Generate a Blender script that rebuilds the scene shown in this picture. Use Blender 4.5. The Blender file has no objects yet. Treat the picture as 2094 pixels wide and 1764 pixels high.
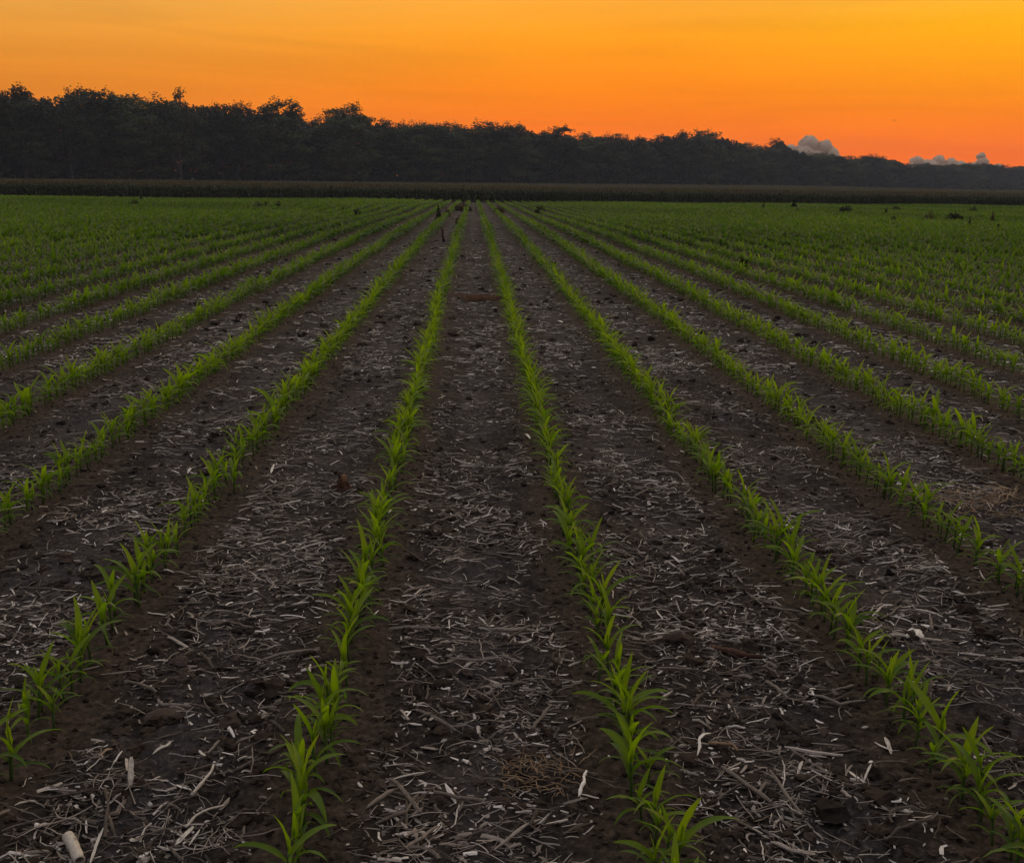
import bpy, math, random
import numpy as np
from mathutils import Matrix, Vector

SC = bpy.context.scene
COL = SC.collection
R = math.radians
rng = np.random.default_rng(11)
random.seed(11)

# ------------------------------------------------------------------ measures
W_REF = 2094.0; HREF = 1764.0; F = 2100.0          # the photograph's working size and its focal length in pixels
CAM_H = 1.68
S = 0.902                                          # row spacing
ROW0 = 0.523 * S                                   # first row right of the camera
SLOPE = 0.010


def grade(y):
    """long profile of the field: level near the camera, then falling gently, level again past the crop"""
    y = np.asarray(y, float)
    a = -SLOPE * (np.sqrt((y - 18) ** 2 + 64) + (y - 18)) / 2
    b = SLOPE * (np.sqrt((y - 175) ** 2 + 400) + (y - 175)) / 2
    return a + b


# ------------------------------------------------------------------ camera
cam_d = bpy.data.cameras.new('camera')
cam = bpy.data.objects.new('camera', cam_d)
COL.objects.link(cam)
SC.camera = cam
cam_d.sensor_fit = 'HORIZONTAL'
cam_d.sensor_width = 36.0
cam_d.lens = 36.0 * F / W_REF
cam_d.clip_start = 0.05
cam_d.clip_end = 20000
ROLL = R(0.86)


def cam_rot(yaw, pitch):
    return Matrix.Rotation(yaw, 3, 'Z') @ Matrix.Rotation(R(90) + pitch, 3, 'X') @ Matrix.Rotation(ROLL, 3, 'Z')


yaw, pitch = R(-2.2), R(-14)
for _ in range(30):
    def vp(yw, pt):
        d = cam_rot(yw, pt).transposed() @ Vector((0, 1, 0))
        return (W_REF / 2 + F * d.x / -d.z, HREF / 2 - F * d.y / -d.z)
    e = 1e-5
    p0 = vp(yaw, pitch); p1 = vp(yaw + e, pitch); p2 = vp(yaw, pitch + e)
    J = np.array([[(p1[0] - p0[0]) / e, (p2[0] - p0[0]) / e], [(p1[1] - p0[1]) / e, (p2[1] - p0[1]) / e]])
    dlt = np.linalg.solve(J, np.array([968 - p0[0], 361 - p0[1]]))
    yaw += dlt[0]; pitch += dlt[1]
RC = cam_rot(yaw, pitch)
cam.matrix_world = Matrix.Translation((0, 0, CAM_H)) @ RC.to_4x4()
RCn = np.array(RC)
CAM_P = np.array([0, 0, CAM_H])


def project(P):
    """world points (n,3) -> photograph pixels and depth"""
    q = (np.asarray(P, float) - CAM_P) @ RCn
    z = np.maximum(-q[..., 2], 1e-6)
    return W_REF / 2 + F * q[..., 0] / z, HREF / 2 - F * q[..., 1] / z, -q[..., 2]


def ray(px, py):
    d = RCn @ np.array([(px - W_REF / 2) / F, -(py - HREF / 2) / F, -1.0])
    return d


def at(px, py):
    """where the photograph's pixel meets the field"""
    d = ray(px, py)
    lo, hi = 0.5, 400.0
    for _ in range(60):
        m = (lo + hi) / 2
        if CAM_H + d[2] * m > float(grade(d[1] * m)):
            lo = m
        else:
            hi = m
    return np.array([d[0] * lo, d[1] * lo, CAM_H + d[2] * lo])


# ------------------------------------------------------------------ noise
def _hash(ix, iy, seed):
    h = (ix.astype(np.uint32) * np.uint32(374761393) + iy.astype(np.uint32) * np.uint32(668265263)
         + np.uint32((seed * 2246822519) & 0xffffffff))
    h = (h ^ (h >> np.uint32(13))) * np.uint32(1274126177)
    h = h ^ (h >> np.uint32(16))
    return h


def gnoise(x, y, seed=0):
    x = np.asarray(x, float); y = np.asarray(y, float)
    xi = np.floor(x).astype(np.int64); yi = np.floor(y).astype(np.int64)
    fx = x - xi; fy = y - yi
    u = fx * fx * fx * (fx * (fx * 6 - 15) + 10); v = fy * fy * fy * (fy * (fy * 6 - 15) + 10)

    def g(dx, dy):
        a = _hash(xi + dx, yi + dy, seed).astype(float) * (2 * math.pi / 4294967296.0)
        return np.cos(a) * (fx - dx) + np.sin(a) * (fy - dy)
    n0 = g(0, 0) * (1 - u) + g(1, 0) * u
    n1 = g(0, 1) * (1 - u) + g(1, 1) * u
    return (n0 * (1 - v) + n1 * v) * 1.4


def row_dist(x):
    t = (np.asarray(x, float) - ROW0) / S
    return np.abs(t - np.round(t)) * S


def micro(x, y):
    """clods, crumbs and hollows of the soil"""
    d = row_dist(x)
    lane = np.clip((d - 0.10) / 0.14, 0, 1)
    h = 0.016 * gnoise(x * 2.1, y * 2.1, 1) + 0.010 * gnoise(x * 6.3, y * 6.3, 2)
    n3 = gnoise(x * 17, y * 17, 3)
    n4 = gnoise(x * 41, y * 41, 4)
    n5 = gnoise(x * 90, y * 90, 5)
    patch = np.clip(0.55 + 1.1 * gnoise(x * 1.7, y * 1.7, 6), 0.1, 1.3)
    h += lane * patch * (0.012 * n3 + 0.014 * np.abs(n4) + 0.005 * n5) + (1 - lane) * (0.004 * n3 + 0.0035 * n4 + 0.003 * n5)
    h += 0.012 * np.exp(-(d / 0.16) ** 2) - 0.012 * np.exp(-((d - 0.46) / 0.14) ** 2)
    return h


def ground_z(x, y):
    return grade(y) + micro(x, y)


# ------------------------------------------------------------------ mesh helpers
def mesh_from(name, V, Q, mat=None, tint=None, smooth=True, T=None):
    """V (n,3); Q (m,4) quads; T (k,3) triangles; tint per vertex"""
    V = np.ascontiguousarray(V, np.float32)
    me = bpy.data.meshes.new(name)
    nq = 0 if Q is None else len(Q)
    nt = 0 if T is None else len(T)
    parts = []
    if nq: parts.append(np.asarray(Q, np.int32).ravel())
    if nt: parts.append(np.asarray(T, np.int32).ravel())
    loops = np.concatenate(parts)
    me.vertices.add(len(V)); me.loops.add(len(loops)); me.polygons.add(nq + nt)
    me.vertices.foreach_set('co', V.ravel())
    me.loops.foreach_set('vertex_index', loops)
    starts = np.concatenate([np.arange(nq) * 4, nq * 4 + np.arange(nt) * 3]).astype(np.int32)
    me.polygons.foreach_set('loop_start', starts)
    me.polygons.foreach_set('use_smooth', np.full(nq + nt, smooth, bool))
    if tint is not None:
        a = me.attributes.new('tint', 'FLOAT', 'POINT')
        a.data.foreach_set('value', np.ascontiguousarray(tint, np.float32))
    me.update(calc_edges=True)
    if mat: me.materials.append(mat)
    return me


def link(name, me, parent=None, loc=None):
    o = bpy.data.objects.new(name, me)
    COL.objects.link(o)
    if parent is not None: o.parent = parent
    if loc is not None: o.location = loc
    return o


def tag(o, label=None, cat=None, group=None, kind=None):
    if label:
        assert 4 <= len(label.split()) <= 16, label
        o['label'] = label
    if cat: o['category'] = cat
    if group: o['group'] = group
    if kind: o['kind'] = kind
    return o


def empty(name, loc):
    o = bpy.data.objects.new(name, None)
    COL.objects.link(o)
    o.location = loc
    o.empty_display_size = 0.1
    return o


class Bag:
    """collects pieces into one mesh"""
    def __init__(self):
        self.V = []; self.Q = []; self.t = []; self.n = 0

    def add(self, V, Q, t=None):
        V = np.asarray(V, float)
        self.V.append(V); self.Q.append(np.asarray(Q) + self.n)
        self.t.append(np.full(len(V), 0.5) if t is None else (np.full(len(V), t) if np.isscalar(t) else np.asarray(t)))
        self.n += len(V)

    def mesh(self, name, mat, smooth=True):
        return mesh_from(name, np.concatenate(self.V), np.concatenate(self.Q), mat, np.concatenate(self.t), smooth)


def tube(P, rad, sides=6, caps=True):
    """tube along polyline P with radius per point"""
    P = np.asarray(P, float); n = len(P)
    rad = np.broadcast_to(np.asarray(rad, float), (n,))
    Tn = np.gradient(P, axis=0); Tn /= np.linalg.norm(Tn, axis=1)[:, None] + 1e-9
    up = np.array([0.13, 0.21, 1.0]) if abs(Tn[0, 2]) < 0.8 * 1 else np.array([1.0, 0.17, 0.0])
    A = np.cross(Tn, up); A /= np.linalg.norm(A, axis=1)[:, None] + 1e-9
    B = np.cross(Tn, A)
    ang = np.arange(sides) * 2 * math.pi / sides
    V = P[:, None, :] + rad[:, None, None] * (np.cos(ang)[None, :, None] * A[:, None, :] + np.sin(ang)[None, :, None] * B[:, None, :])
    V = V.reshape(-1, 3)
    i = np.arange(n - 1)[:, None] * sides; j = np.arange(sides)[None, :]; k = (j + 1) % sides
    Q = np.stack([i + j, i + k, i + sides + k, i + sides + j], -1).reshape(-1, 4)
    if caps and sides == 4:
        Q = np.concatenate([Q, [[3, 2, 1, 0]], [[(n - 1) * sides + q for q in range(4)]]])
    elif caps and sides % 2 == 0:
        for b, rev in ((0, True), ((n - 1) * sides, False)):
            for q in range(1, sides - 2, 2):
                f = [b, b + q, b + q + 1, b + q + 2]
                Q = np.concatenate([Q, [f[::-1] if rev else f]])
    return V, Q


# ------------------------------------------------------------------ materials
def new_mat(name):
    m = bpy.data.materials.new(name); m.use_nodes = True
    nt = m.node_tree; nt.nodes.clear()
    return m, nt


class N:
    def __init__(self, nt): self.nt = nt

    def node(self, t, **kw):
        n = self.nt.nodes.new(t)
        for k, v in kw.items(): setattr(n, k, v)
        return n

    def l(self, a, b): self.nt.links.new(a, b)

    def val(self, sock, v):
        if isinstance(v, bpy.types.NodeSocket): self.l(v, sock)
        else: sock.default_value = v

    def math(self, op, a, b=0.0, c=0.0, clamp=False):
        n = self.node('ShaderNodeMath', operation=op, use_clamp=clamp)
        self.val(n.inputs[0], a); self.val(n.inputs[1], b); self.val(n.inputs[2], c)
        return n.outputs[0]

    def mix(self, f, a, b, blend='MIX'):
        n = self.node('ShaderNodeMix', data_type='RGBA', blend_type=blend)
        self.val(n.inputs[0], f)
        self.val(n.inputs[6], a if isinstance(a, bpy.types.NodeSocket) else (*a, 1))
        self.val(n.inputs[7], b if isinstance(b, bpy.types.NodeSocket) else (*b, 1))
        return n.outputs[2]

    def rng(self, v, a, b, c=0.0, d=1.0, smooth=True):
        n = self.node('ShaderNodeMapRange', interpolation_type='SMOOTHSTEP' if smooth else 'LINEAR')
        self.val(n.inputs[0], v); self.val(n.inputs[1], a); self.val(n.inputs[2], b); self.val(n.inputs[3], c); self.val(n.inputs[4], d)
        return n.outputs[0]

    def noise(self, vec, scale, detail=4, rough=0.55, dist=0.0):
        n = self.node('ShaderNodeTexNoise')
        if vec is not None: self.l(vec, n.inputs['Vector'])
        n.inputs['Scale'].default_value = scale; n.inputs['Detail'].default_value = detail
        n.inputs['Roughness'].default_value = rough; n.inputs['Distortion'].default_value = dist
        return n.outputs['Fac']

    def mapping(self, vec, scale=(1, 1, 1)):
        n = self.node('ShaderNodeMapping'); self.l(vec, n.inputs['Vector']); n.inputs['Scale'].default_value = scale
        return n.outputs[0]

    def ramp(self, f, stops):
        n = self.node('ShaderNodeValToRGB')
        cr = n.color_ramp
        while len(cr.elements) < len(stops): cr.elements.new(0.5)
        for e, (p, c) in zip(cr.elements, stops): e.position = p; e.color = (*c, 1)
        self.l(f, n.inputs[0])
        return n.outputs[0]


def leaf_mat(name, dark, mid, light, trans=0.4, tcol=None, rough=0.5, spec=0.4, noise_scale=30, vary=0.0):
    m, nt = new_mat(name); n = N(nt)
    at_ = n.node('ShaderNodeAttribute', attribute_name='tint')
    co = n.node('ShaderNodeTexCoord').outputs['Object']
    f = n.math('ADD', at_.outputs['Fac'], n.math('MULTIPLY', n.math('SUBTRACT', n.noise(co, noise_scale, 2), 0.5), 0.35))
    if vary:
        oi = n.node('ShaderNodeObjectInfo').outputs['Random']
        f = n.math('ADD', f, n.math('MULTIPLY', n.math('SUBTRACT', oi, 0.5), vary))
    c = n.ramp(f, [(0.0, dark), (0.5, mid), (1.0, light)])
    p = n.node('ShaderNodeBsdfPrincipled')
    n.l(c, p.inputs['Base Color']); p.inputs['Roughness'].default_value = rough
    p.inputs['Specular IOR Level'].default_value = spec
    t = n.node('ShaderNodeBsdfTranslucent')
    tc = n.mix(1.0, c, tcol if tcol else (1.3, 1.5, 0.5), 'MULTIPLY')
    n.l(tc, t.inputs[0])
    mx = n.node('ShaderNodeMixShader'); mx.inputs[0].default_value = trans
    n.l(p.outputs[0], mx.inputs[1]); n.l(t.outputs[0], mx.inputs[2])
    o = n.node('ShaderNodeOutputMaterial'); n.l(mx.outputs[0], o.inputs[0])
    return m


def tint_mat(name, stops, rough=0.8, bump=0.0, scale=60, spec=0.25):
    m, nt = new_mat(name); n = N(nt)
    at_ = n.node('ShaderNodeAttribute', attribute_name='tint')
    co = n.node('ShaderNodeTexCoord').outputs['Object']
    ns = n.noise(co, scale, 3)
    f = n.math('ADD', at_.outputs['Fac'], n.math('MULTIPLY', n.math('SUBTRACT', ns, 0.5), 0.3))
    p = n.node('ShaderNodeBsdfPrincipled')
    n.l(n.ramp(f, stops), p.inputs['Base Color']); p.inputs['Roughness'].default_value = rough
    p.inputs['Specular IOR Level'].default_value = spec
    if bump:
        b = n.node('ShaderNodeBump'); b.inputs['Strength'].default_value = bump; b.inputs['Distance'].default_value = 0.004
        n.l(ns, b.inputs['Height']); n.l(b.outputs[0], p.inputs['Normal'])
    o = n.node('ShaderNodeOutputMaterial'); n.l(p.outputs[0], o.inputs[0])
    return m


def soil_mat():
    m, nt = new_mat('field_soil'); n = N(nt)
    co = n.node('ShaderNodeTexCoord').outputs['Object']
    sx = n.node('ShaderNodeSeparateXYZ'); n.l(co, sx.inputs[0])
    wob = n.math('MULTIPLY', n.math('SUBTRACT', n.noise(co, 3.0, 3), 0.5), 0.16)
    t = n.math('DIVIDE', n.math('SUBTRACT', n.math('ADD', sx.outputs[0], wob), ROW0), S)
    d = n.math('MULTIPLY', n.math('ABSOLUTE', n.math('SUBTRACT', t, n.math('ROUND', t))), S)
    lane = n.rng(d, 0.10, 0.24)
    big = n.noise(co, 0.9, 4)
    fine = n.noise(co, 38, 5, 0.65)
    mid = n.noise(co, 7, 4, 0.6)
    strip = n.ramp(fine, [(0.25, (0.009, 0.0066, 0.005)), (0.5, (0.037, 0.0262, 0.0188)), (0.78, (0.098, 0.071, 0.052))])
    lane_dark = n.ramp(fine, [(0.25, (0.005, 0.004, 0.0032)), (0.5, (0.021, 0.016, 0.0135)), (0.78, (0.080, 0.062, 0.053))])
    crust = n.ramp(fine, [(0.25, (0.012, 0.0098, 0.009)), (0.55, (0.045, 0.037, 0.034)), (0.82, (0.125, 0.105, 0.097))])
    lc = n.mix(n.rng(n.math('ADD', n.math('ADD', n.math('MULTIPLY', big, 0.6), n.math('MULTIPLY', mid, 0.4)), n.rng(d, 0.26, 0.42, -0.03, 0.09)), 0.46, 0.62), lane_dark, crust)
    c = n.mix(lane, strip, lc)
    # beyond the field the ground is turf under the trees
    far = n.rng(sx.outputs[1], 120, 175)
    c = n.mix(far, c, (0.035, 0.045, 0.02))
    p = n.node('ShaderNodeBsdfPrincipled'); n.l(c, p.inputs['Base Color'])
    p.inputs['Roughness'].default_value = 0.95; p.inputs['Specular IOR Level'].default_value = 0.12
    b = n.node('ShaderNodeBump'); b.inputs['Strength'].default_value = 1.0; b.inputs['Distance'].default_value = 0.010
    n.l(n.noise(co, 75, 6, 0.72), b.inputs['Height']); n.l(b.outputs[0], p.inputs['Normal'])
    o = n.node('ShaderNodeOutputMaterial'); n.l(p.outputs[0], o.inputs[0])
    return m


M_SOIL = soil_mat()
M_CORN = leaf_mat('corn_leaf', (0.030, 0.060, 0.006), (0.085, 0.150, 0.007), (0.195, 0.275, 0.008), trans=0.52, rough=0.5, spec=0.3)
M_STALK = leaf_mat('corn_stalk', (0.030, 0.060, 0.014), (0.050, 0.090, 0.018), (0.09, 0.13, 0.03), trans=0.1, rough=0.5)
M_RES = tint_mat('dry_residue', [(0.0, (0.018, 0.012, 0.008)), (0.32, (0.070, 0.052, 0.039)), (0.6, (0.22, 0.180, 0.148)), (1.0, (0.66, 0.59, 0.52))], 0.75, 0.4)
M_CLOD = tint_mat('soil_clod', [(0.0, (0.011, 0.008, 0.006)), (0.5, (0.032, 0.022, 0.016)), (1.0, (0.075, 0.056, 0.046))], 0.95, 0.8, 90, 0.1)
M_PALE = tint_mat('bleached_husk', [(0.0, (0.20, 0.16, 0.12)), (0.5, (0.50, 0.44, 0.36)), (1.0, (0.78, 0.72, 0.64))], 0.65, 0.3, 120)
M_TAN = tint_mat('tan_straw', [(0.0, (0.10, 0.055, 0.03)), (0.5, (0.21, 0.135, 0.075)), (1.0, (0.36, 0.26, 0.16))], 0.75, 0.3, 90)
M_RUST = tint_mat('rotten_stalk', [(0.0, (0.020, 0.009, 0.006)), (0.5, (0.060, 0.026, 0.014)), (1.0, (0.16, 0.075, 0.035))], 0.85, 0.6, 80)
M_TREE = leaf_mat('tree_leaf', (0.012, 0.016, 0.009), (0.030, 0.039, 0.018), (0.062, 0.078, 0.028), trans=0.16, tcol=(1.3, 1.25, 0.5), rough=0.6, spec=0.2, noise_scale=0.3, vary=1.0)
M_BARK = tint_mat('tree_bark', [(0.0, (0.03, 0.024, 0.02)), (0.5, (0.06, 0.05, 0.042)), (1.0, (0.10, 0.085, 0.07))], 0.9, 0.0, 3)
M_TALL = leaf_mat('tall_corn_leaf', (0.016, 0.024, 0.008), (0.030, 0.042, 0.013), (0.055, 0.066, 0.020), trans=0.2, rough=0.6, spec=0.2, noise_scale=2)
M_TASSEL = tint_mat('corn_tassel', [(0.0, (0.07, 0.062, 0.028)), (0.5, (0.13, 0.108, 0.05)), (1.0, (0.20, 0.155, 0.08))], 0.85, 0.0, 5)
M_WEED = leaf_mat('weed_leaf', (0.010, 0.013, 0.006), (0.022, 0.026, 0.010), (0.05, 0.05, 0.016), trans=0.15, rough=0.7, spec=0.15, noise_scale=8)
M_WDRY = leaf_mat('dry_weed', (0.035, 0.026, 0.011), (0.065, 0.048, 0.018), (0.11, 0.08, 0.032), trans=0.2, tcol=(1.2, 1, .6), rough=0.8, spec=0.15, noise_scale=8)
M_BIRD = tint_mat('bird_plumage', [(0.0, (0.02, 0.014, 0.012)), (1.0, (0.05, 0.035, 0.03))], 0.8)


def cloud_mat():
    m, nt = new_mat('cumulus'); n = N(nt)
    p = n.node('ShaderNodeBsdfDiffuse'); p.inputs[0].default_value = (0.97, 0.74, 0.54, 1)
    t = n.node('ShaderNodeBsdfTranslucent'); t.inputs[0].default_value = (0.85, 0.74, 0.62, 1)
    mx = n.node('ShaderNodeMixShader'); mx.inputs[0].default_value = 0.5
    n.l(p.outputs[0], mx.inputs[1]); n.l(t.outputs[0], mx.inputs[2])
    o = n.node('ShaderNodeOutputMaterial'); n.l(mx.outputs[0], o.inputs[0])
    return m


M_CLOUD = cloud_mat()


# ------------------------------------------------------------------ sky and light
def lin(r, g, b):
    return tuple(((c / 255) / 12.92 if c <= 10 else (((c / 255) + 0.055) / 1.055) ** 2.4) for c in (r, g, b))


SUN_AZ, SUN_EL = 33.0, 4.0                          # degrees right of the rows, degrees up


def build_world():
    w = bpy.data.worlds.new('World'); SC.world = w; w.use_nodes = True
    nt = w.node_tree; nt.nodes.clear(); n = N(nt)
    g = n.node('ShaderNodeTexCoord').outputs['Generated']
    s = n.node('ShaderNodeSeparateXYZ'); n.l(g, s.inputs[0])
    x, y, z = s.outputs
    az = n.math('MULTIPLY', n.math('ARCTAN2', x, y), 57.29578)
    hi1 = (1.45, 1.12, 0.75); hi2 = (1.08, 1.02, 0.97); zen = (0.58, 0.59, 0.66)
    left = n.ramp(z, [(0.0, lin(226, 116, 20)), (0.055, lin(228, 128, 24)), (0.085, lin(230, 139, 36)), (0.12, lin(232, 153, 54)), (0.165, lin(230, 169, 80)), (0.30, hi1), (0.55, hi2), (1.0, zen)])
    mid = n.ramp(z, [(0.0, lin(254, 106, 0)), (0.045, lin(255, 121, 0)), (0.079, lin(255, 136, 0)), (0.125, lin(255, 158, 22)), (0.172, lin(254, 176, 62)), (0.30, hi1), (0.55, hi2), (1.0, zen)])
    right = n.ramp(z, [(0.0, lin(248, 104, 14)), (0.028, lin(254, 111, 0)), (0.056, lin(255, 130, 0)), (0.085, lin(255, 150, 0)), (0.132, lin(255, 178, 8)), (0.178, lin(255, 190, 70)), (0.32, (1.5, 1.05, 0.55)), (0.6, hi2), (1.0, zen)])
    back = n.ramp(z, [(0.0, (0.13, 0.11, 0.13)), (0.12, (0.17, 0.145, 0.17)), (0.30, (0.24, 0.22, 0.26)), (0.6, (0.36, 0.36, 0.42)), (1.0, zen)])
    c = n.mix(n.rng(az, -25, 7), left, mid)
    c = n.mix(n.rng(az, 7, 30), c, right)
    away = n.math('MAXIMUM', n.rng(n.math('MULTIPLY', az, -1), 40, 100), n.rng(az, 75, 125))
    c = n.mix(away, c, back)
    mp = n.mapping(g, (2.2, 2.2, 30))
    streak = n.rng(n.noise(mp, 1.5, 4, 0.5, 0.6), 0.28, 0.72, 0.985, 1.10)
    cc = n.node('ShaderNodeVectorMath', operation='SCALE'); n.l(c, cc.inputs[0]); n.l(streak, cc.inputs['Scale'])
    bg = n.node('ShaderNodeBackground'); n.l(cc.outputs[0], bg.inputs[0]); bg.inputs[1].default_value = 1.0
    o = n.node('ShaderNodeOutputWorld'); n.l(bg.outputs[0], o.inputs[0])


build_world()
sun_d = bpy.data.lights.new('sun', 'SUN')
sun_d.energy = 0.45; sun_d.angle = R(25); sun_d.color = (1.0, 0.62, 0.28)
sun = bpy.data.objects.new('sun', sun_d); COL.objects.link(sun)
sv = Vector((math.sin(R(SUN_AZ)) * math.cos(R(SUN_EL)), math.cos(R(SUN_AZ)) * math.cos(R(SUN_EL)), math.sin(R(SUN_EL))))
sun.rotation_euler = sv.to_track_quat('Z', 'Y').to_euler()
sun.location = sv * 50 + Vector((0, 0, 10))


# ------------------------------------------------------------------ ground
def build_ground():
    ys = [-400., -150, -60, -25, -12, -6, -3, -1, 0.2, 0.9, 1.4]
    y = 1.75
    while y < 120:
        ys.append(y); y += max(0.0065, 0.0036 * y)
    ys += [135, 150, 165, 180, 200, 240, 300, 400, 600, 900, 1400, 2400, 5000, 9000]
    ys = np.array(ys)
    u = np.linspace(-1, 1, 760)
    u = np.sign(u) * (0.75 * np.abs(u) + 0.25 * np.abs(u) ** 2)
    out = np.array([1.15, 1.6, 3, 8, 30, 120, 600])
    u = np.concatenate([-out[::-1], u, out])
    hw = 0.62 * np.clip(ys, 1.75, None) + 1.0
    X = hw[:, None] * u[None, :]; Y = np.repeat(ys[:, None], len(u), 1)
    Z = grade(Y)
    inner = (np.abs(u)[None, :] <= 1.0) & ((Y > 1.3) & (Y < 125))
    Z[inner] += micro(X[inner], Y[inner])
    V = np.stack([X, Y, Z], -1).reshape(-1, 3)
    nv, nu = X.shape
    i = np.arange(nv - 1)[:, None] * nu; j = np.arange(nu - 1)[None, :]
    Q = np.stack([i + j, i + j + 1, i + nu + j + 1, i + nu + j], -1).reshape(-1, 4)
    o = link('ground', mesh_from('ground', V, Q, M_SOIL))
    tag(o, 'dark brown tilled soil of the field between the rows', 'ground', kind='structure')


build_ground()


# ------------------------------------------------------------------ young corn
def leaves(base, az, L, Wd, e0, droop, bend, tw, seg=7, across=3, wav=0.0):
    """vectorised corn leaves; every argument is an array of n. Returns verts (n*(seg+1)*across,3), quads"""
    n = len(L)
    s = np.linspace(0, 1, seg + 1)[None, :]
    el = e0[:, None] - droop[:, None] * s ** 1.25
    a = az[:, None] + bend[:, None] * s ** 1.5
    ds = L[:, None] / seg
    cr = np.cos(el) * ds; cz = np.sin(el) * ds
    dx = np.cos(a) * cr; dy = np.sin(a) * cr
    def cum(d): return np.concatenate([np.zeros((n, 1)), np.cumsum((d[:, 1:] + d[:, :-1]) / 2, 1)], 1)
    P = np.stack([cum(dx), cum(dy), cum(cz)], -1) + base[:, None, :]
    w = Wd[:, None] * np.minimum(1.0, 0.42 + s * 2.6) * np.clip(1 - s ** 2.6, 0, 1) ** 0.8
    w[:, -1] = Wd * 0.03
    t = tw[:, None] * s
    side = np.stack([-np.sin(a), np.cos(a), np.zeros_like(a)], -1)
    tang = np.stack([np.cos(a) * np.cos(el), np.sin(a) * np.cos(el), np.sin(el)], -1)
    nor = np.cross(tang, side)
    sd = side * np.cos(t)[..., None] + nor * np.sin(t)[..., None]
    nn = np.cross(tang, sd)
    if across == 3:
        fold = 0.32 * (1 - 0.6 * s)
        wv = wav * np.sin(s * 17 + az[:, None] * 7)
        A = P + sd * (w / 2)[..., None] + nn * (w * (fold + wv))[..., None]
        B = P
        C = P - sd * (w / 2)[..., None] + nn * (w * (fold - wv))[..., None]
        V = np.stack([A, B, C], 2)
    else:
        V = np.stack([P + sd * (w / 2)[..., None], P - sd * (w / 2)[..., None]], 2)
    V = V.reshape(-1, 3)
    k = across
    i = (np.arange(n) * (seg + 1) * k)[:, None, None] + (np.arange(seg) * k)[None, :, None] + np.arange(k - 1)[None, None, :]
    Q = np.stack([i, i + 1, i + k + 1, i + k], -1).reshape(-1, 4)
    return V, Q


def plant_params(n, r):
    """leaf set of n young plants: arrays (n, 7) of leaf values; leaf 0 lowest .. 6 the rolled whorl leaf"""
    nl = 7
    k = np.arange(nl)[None, :].repeat(n, 0)
    az0 = np.where(r.random(n) < 0.5, 0, math.pi)[:, None] + r.normal(0, 0.7, n)[:, None]
    az = az0 + k * math.pi + r.normal(0, 0.28, (n, nl))
    L = np.array([0.100, 0.150, 0.190, 0.215, 0.215, 0.175, 0.10])[None, :] * r.uniform(0.82, 1.15, (n, nl))
    Wd = np.array([0.010, 0.016, 0.022, 0.027, 0.030, 0.028, 0.019])[None, :] * r.uniform(0.85, 1.15, (n, nl))
    z = np.array([0.025, 0.038, 0.056, 0.078, 0.098, 0.115, 0.118])[None, :] * r.uniform(0.85, 1.15, (n, nl))
    e0 = np.radians(np.array([40, 49, 59, 67, 74, 81, 87])[None, :] + r.normal(0, 6, (n, nl)))
    droop = np.radians(np.array([92, 112, 118, 104, 72, 36, 14])[None, :] * r.uniform(0.7, 1.25, (n, nl)))
    bend = r.normal(0, 0.35, (n, nl)); tw = r.normal(0, 0.45, (n, nl))
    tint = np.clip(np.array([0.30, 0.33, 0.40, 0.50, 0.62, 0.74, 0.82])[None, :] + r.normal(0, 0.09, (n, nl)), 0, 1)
    return az, L, Wd, z, e0, droop, bend, tw, tint


def field_tint(x, y):
    return 0.22 * gnoise(x * 0.09, y * 0.05, 21) + 0.12 * gnoise(x * 0.6, y * 0.4, 22)


NPROTO = 26
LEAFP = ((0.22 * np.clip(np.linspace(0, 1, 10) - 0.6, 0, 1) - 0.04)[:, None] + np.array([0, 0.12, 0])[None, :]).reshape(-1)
pr = np.random.default_rng(5)
az, L, Wd, zz, e0, droop, bend, tw, tint = plant_params(NPROTO, pr)
PROTO = []
for p in range(NPROTO):
    parts = []
    hs = zz[p, -1]
    lean = pr.normal(0, 0.006, 2)
    P = np.array([[0, 0, -0.02], [lean[0] * .3, lean[1] * .3, hs * 0.4], [lean[0], lean[1], hs], [lean[0] * 1.1, lean[1] * 1.1, hs * 1.15]])
    V, Q = tube(P, [0.0062, 0.0064, 0.0055, 0.003], 8)
    parts.append(('stalk', mesh_from('stalk', V, Q, M_STALK, np.full(len(V), pr.uniform(0.2, 0.8)))))
    drop = int(pr.random() < 0.5)                 # many plants have lost the lowest leaf
    for k in range(drop, 7):
        f = zz[p, k] / hs
        b = np.array([[lean[0] * f, lean[1] * f, zz[p, k]]])
        a1 = lambda A: A[p:p + 1, k]
        V, Q = leaves(b, a1(az), a1(L), a1(Wd), a1(e0), a1(droop), a1(bend), a1(tw), 9, 3, 0.07)
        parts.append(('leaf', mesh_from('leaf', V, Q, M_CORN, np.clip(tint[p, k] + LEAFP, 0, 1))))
    PROTO.append(parts)

rowk = lambda k: ROW0 + k * S                      # k = 0 first row right of the camera line, -1 first row left


EDGE_L, EDGE_R = at(0, 404.5), at(2094, 424.5)
EDGE_K = (EDGE_R[1] - EDGE_L[1]) / (EDGE_R[0] - EDGE_L[0])


def corn_edge(x):
    """front edge of the tall corn (y as a function of x)"""
    return EDGE_L[1] + (x - EDGE_L[0]) * EDGE_K


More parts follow.
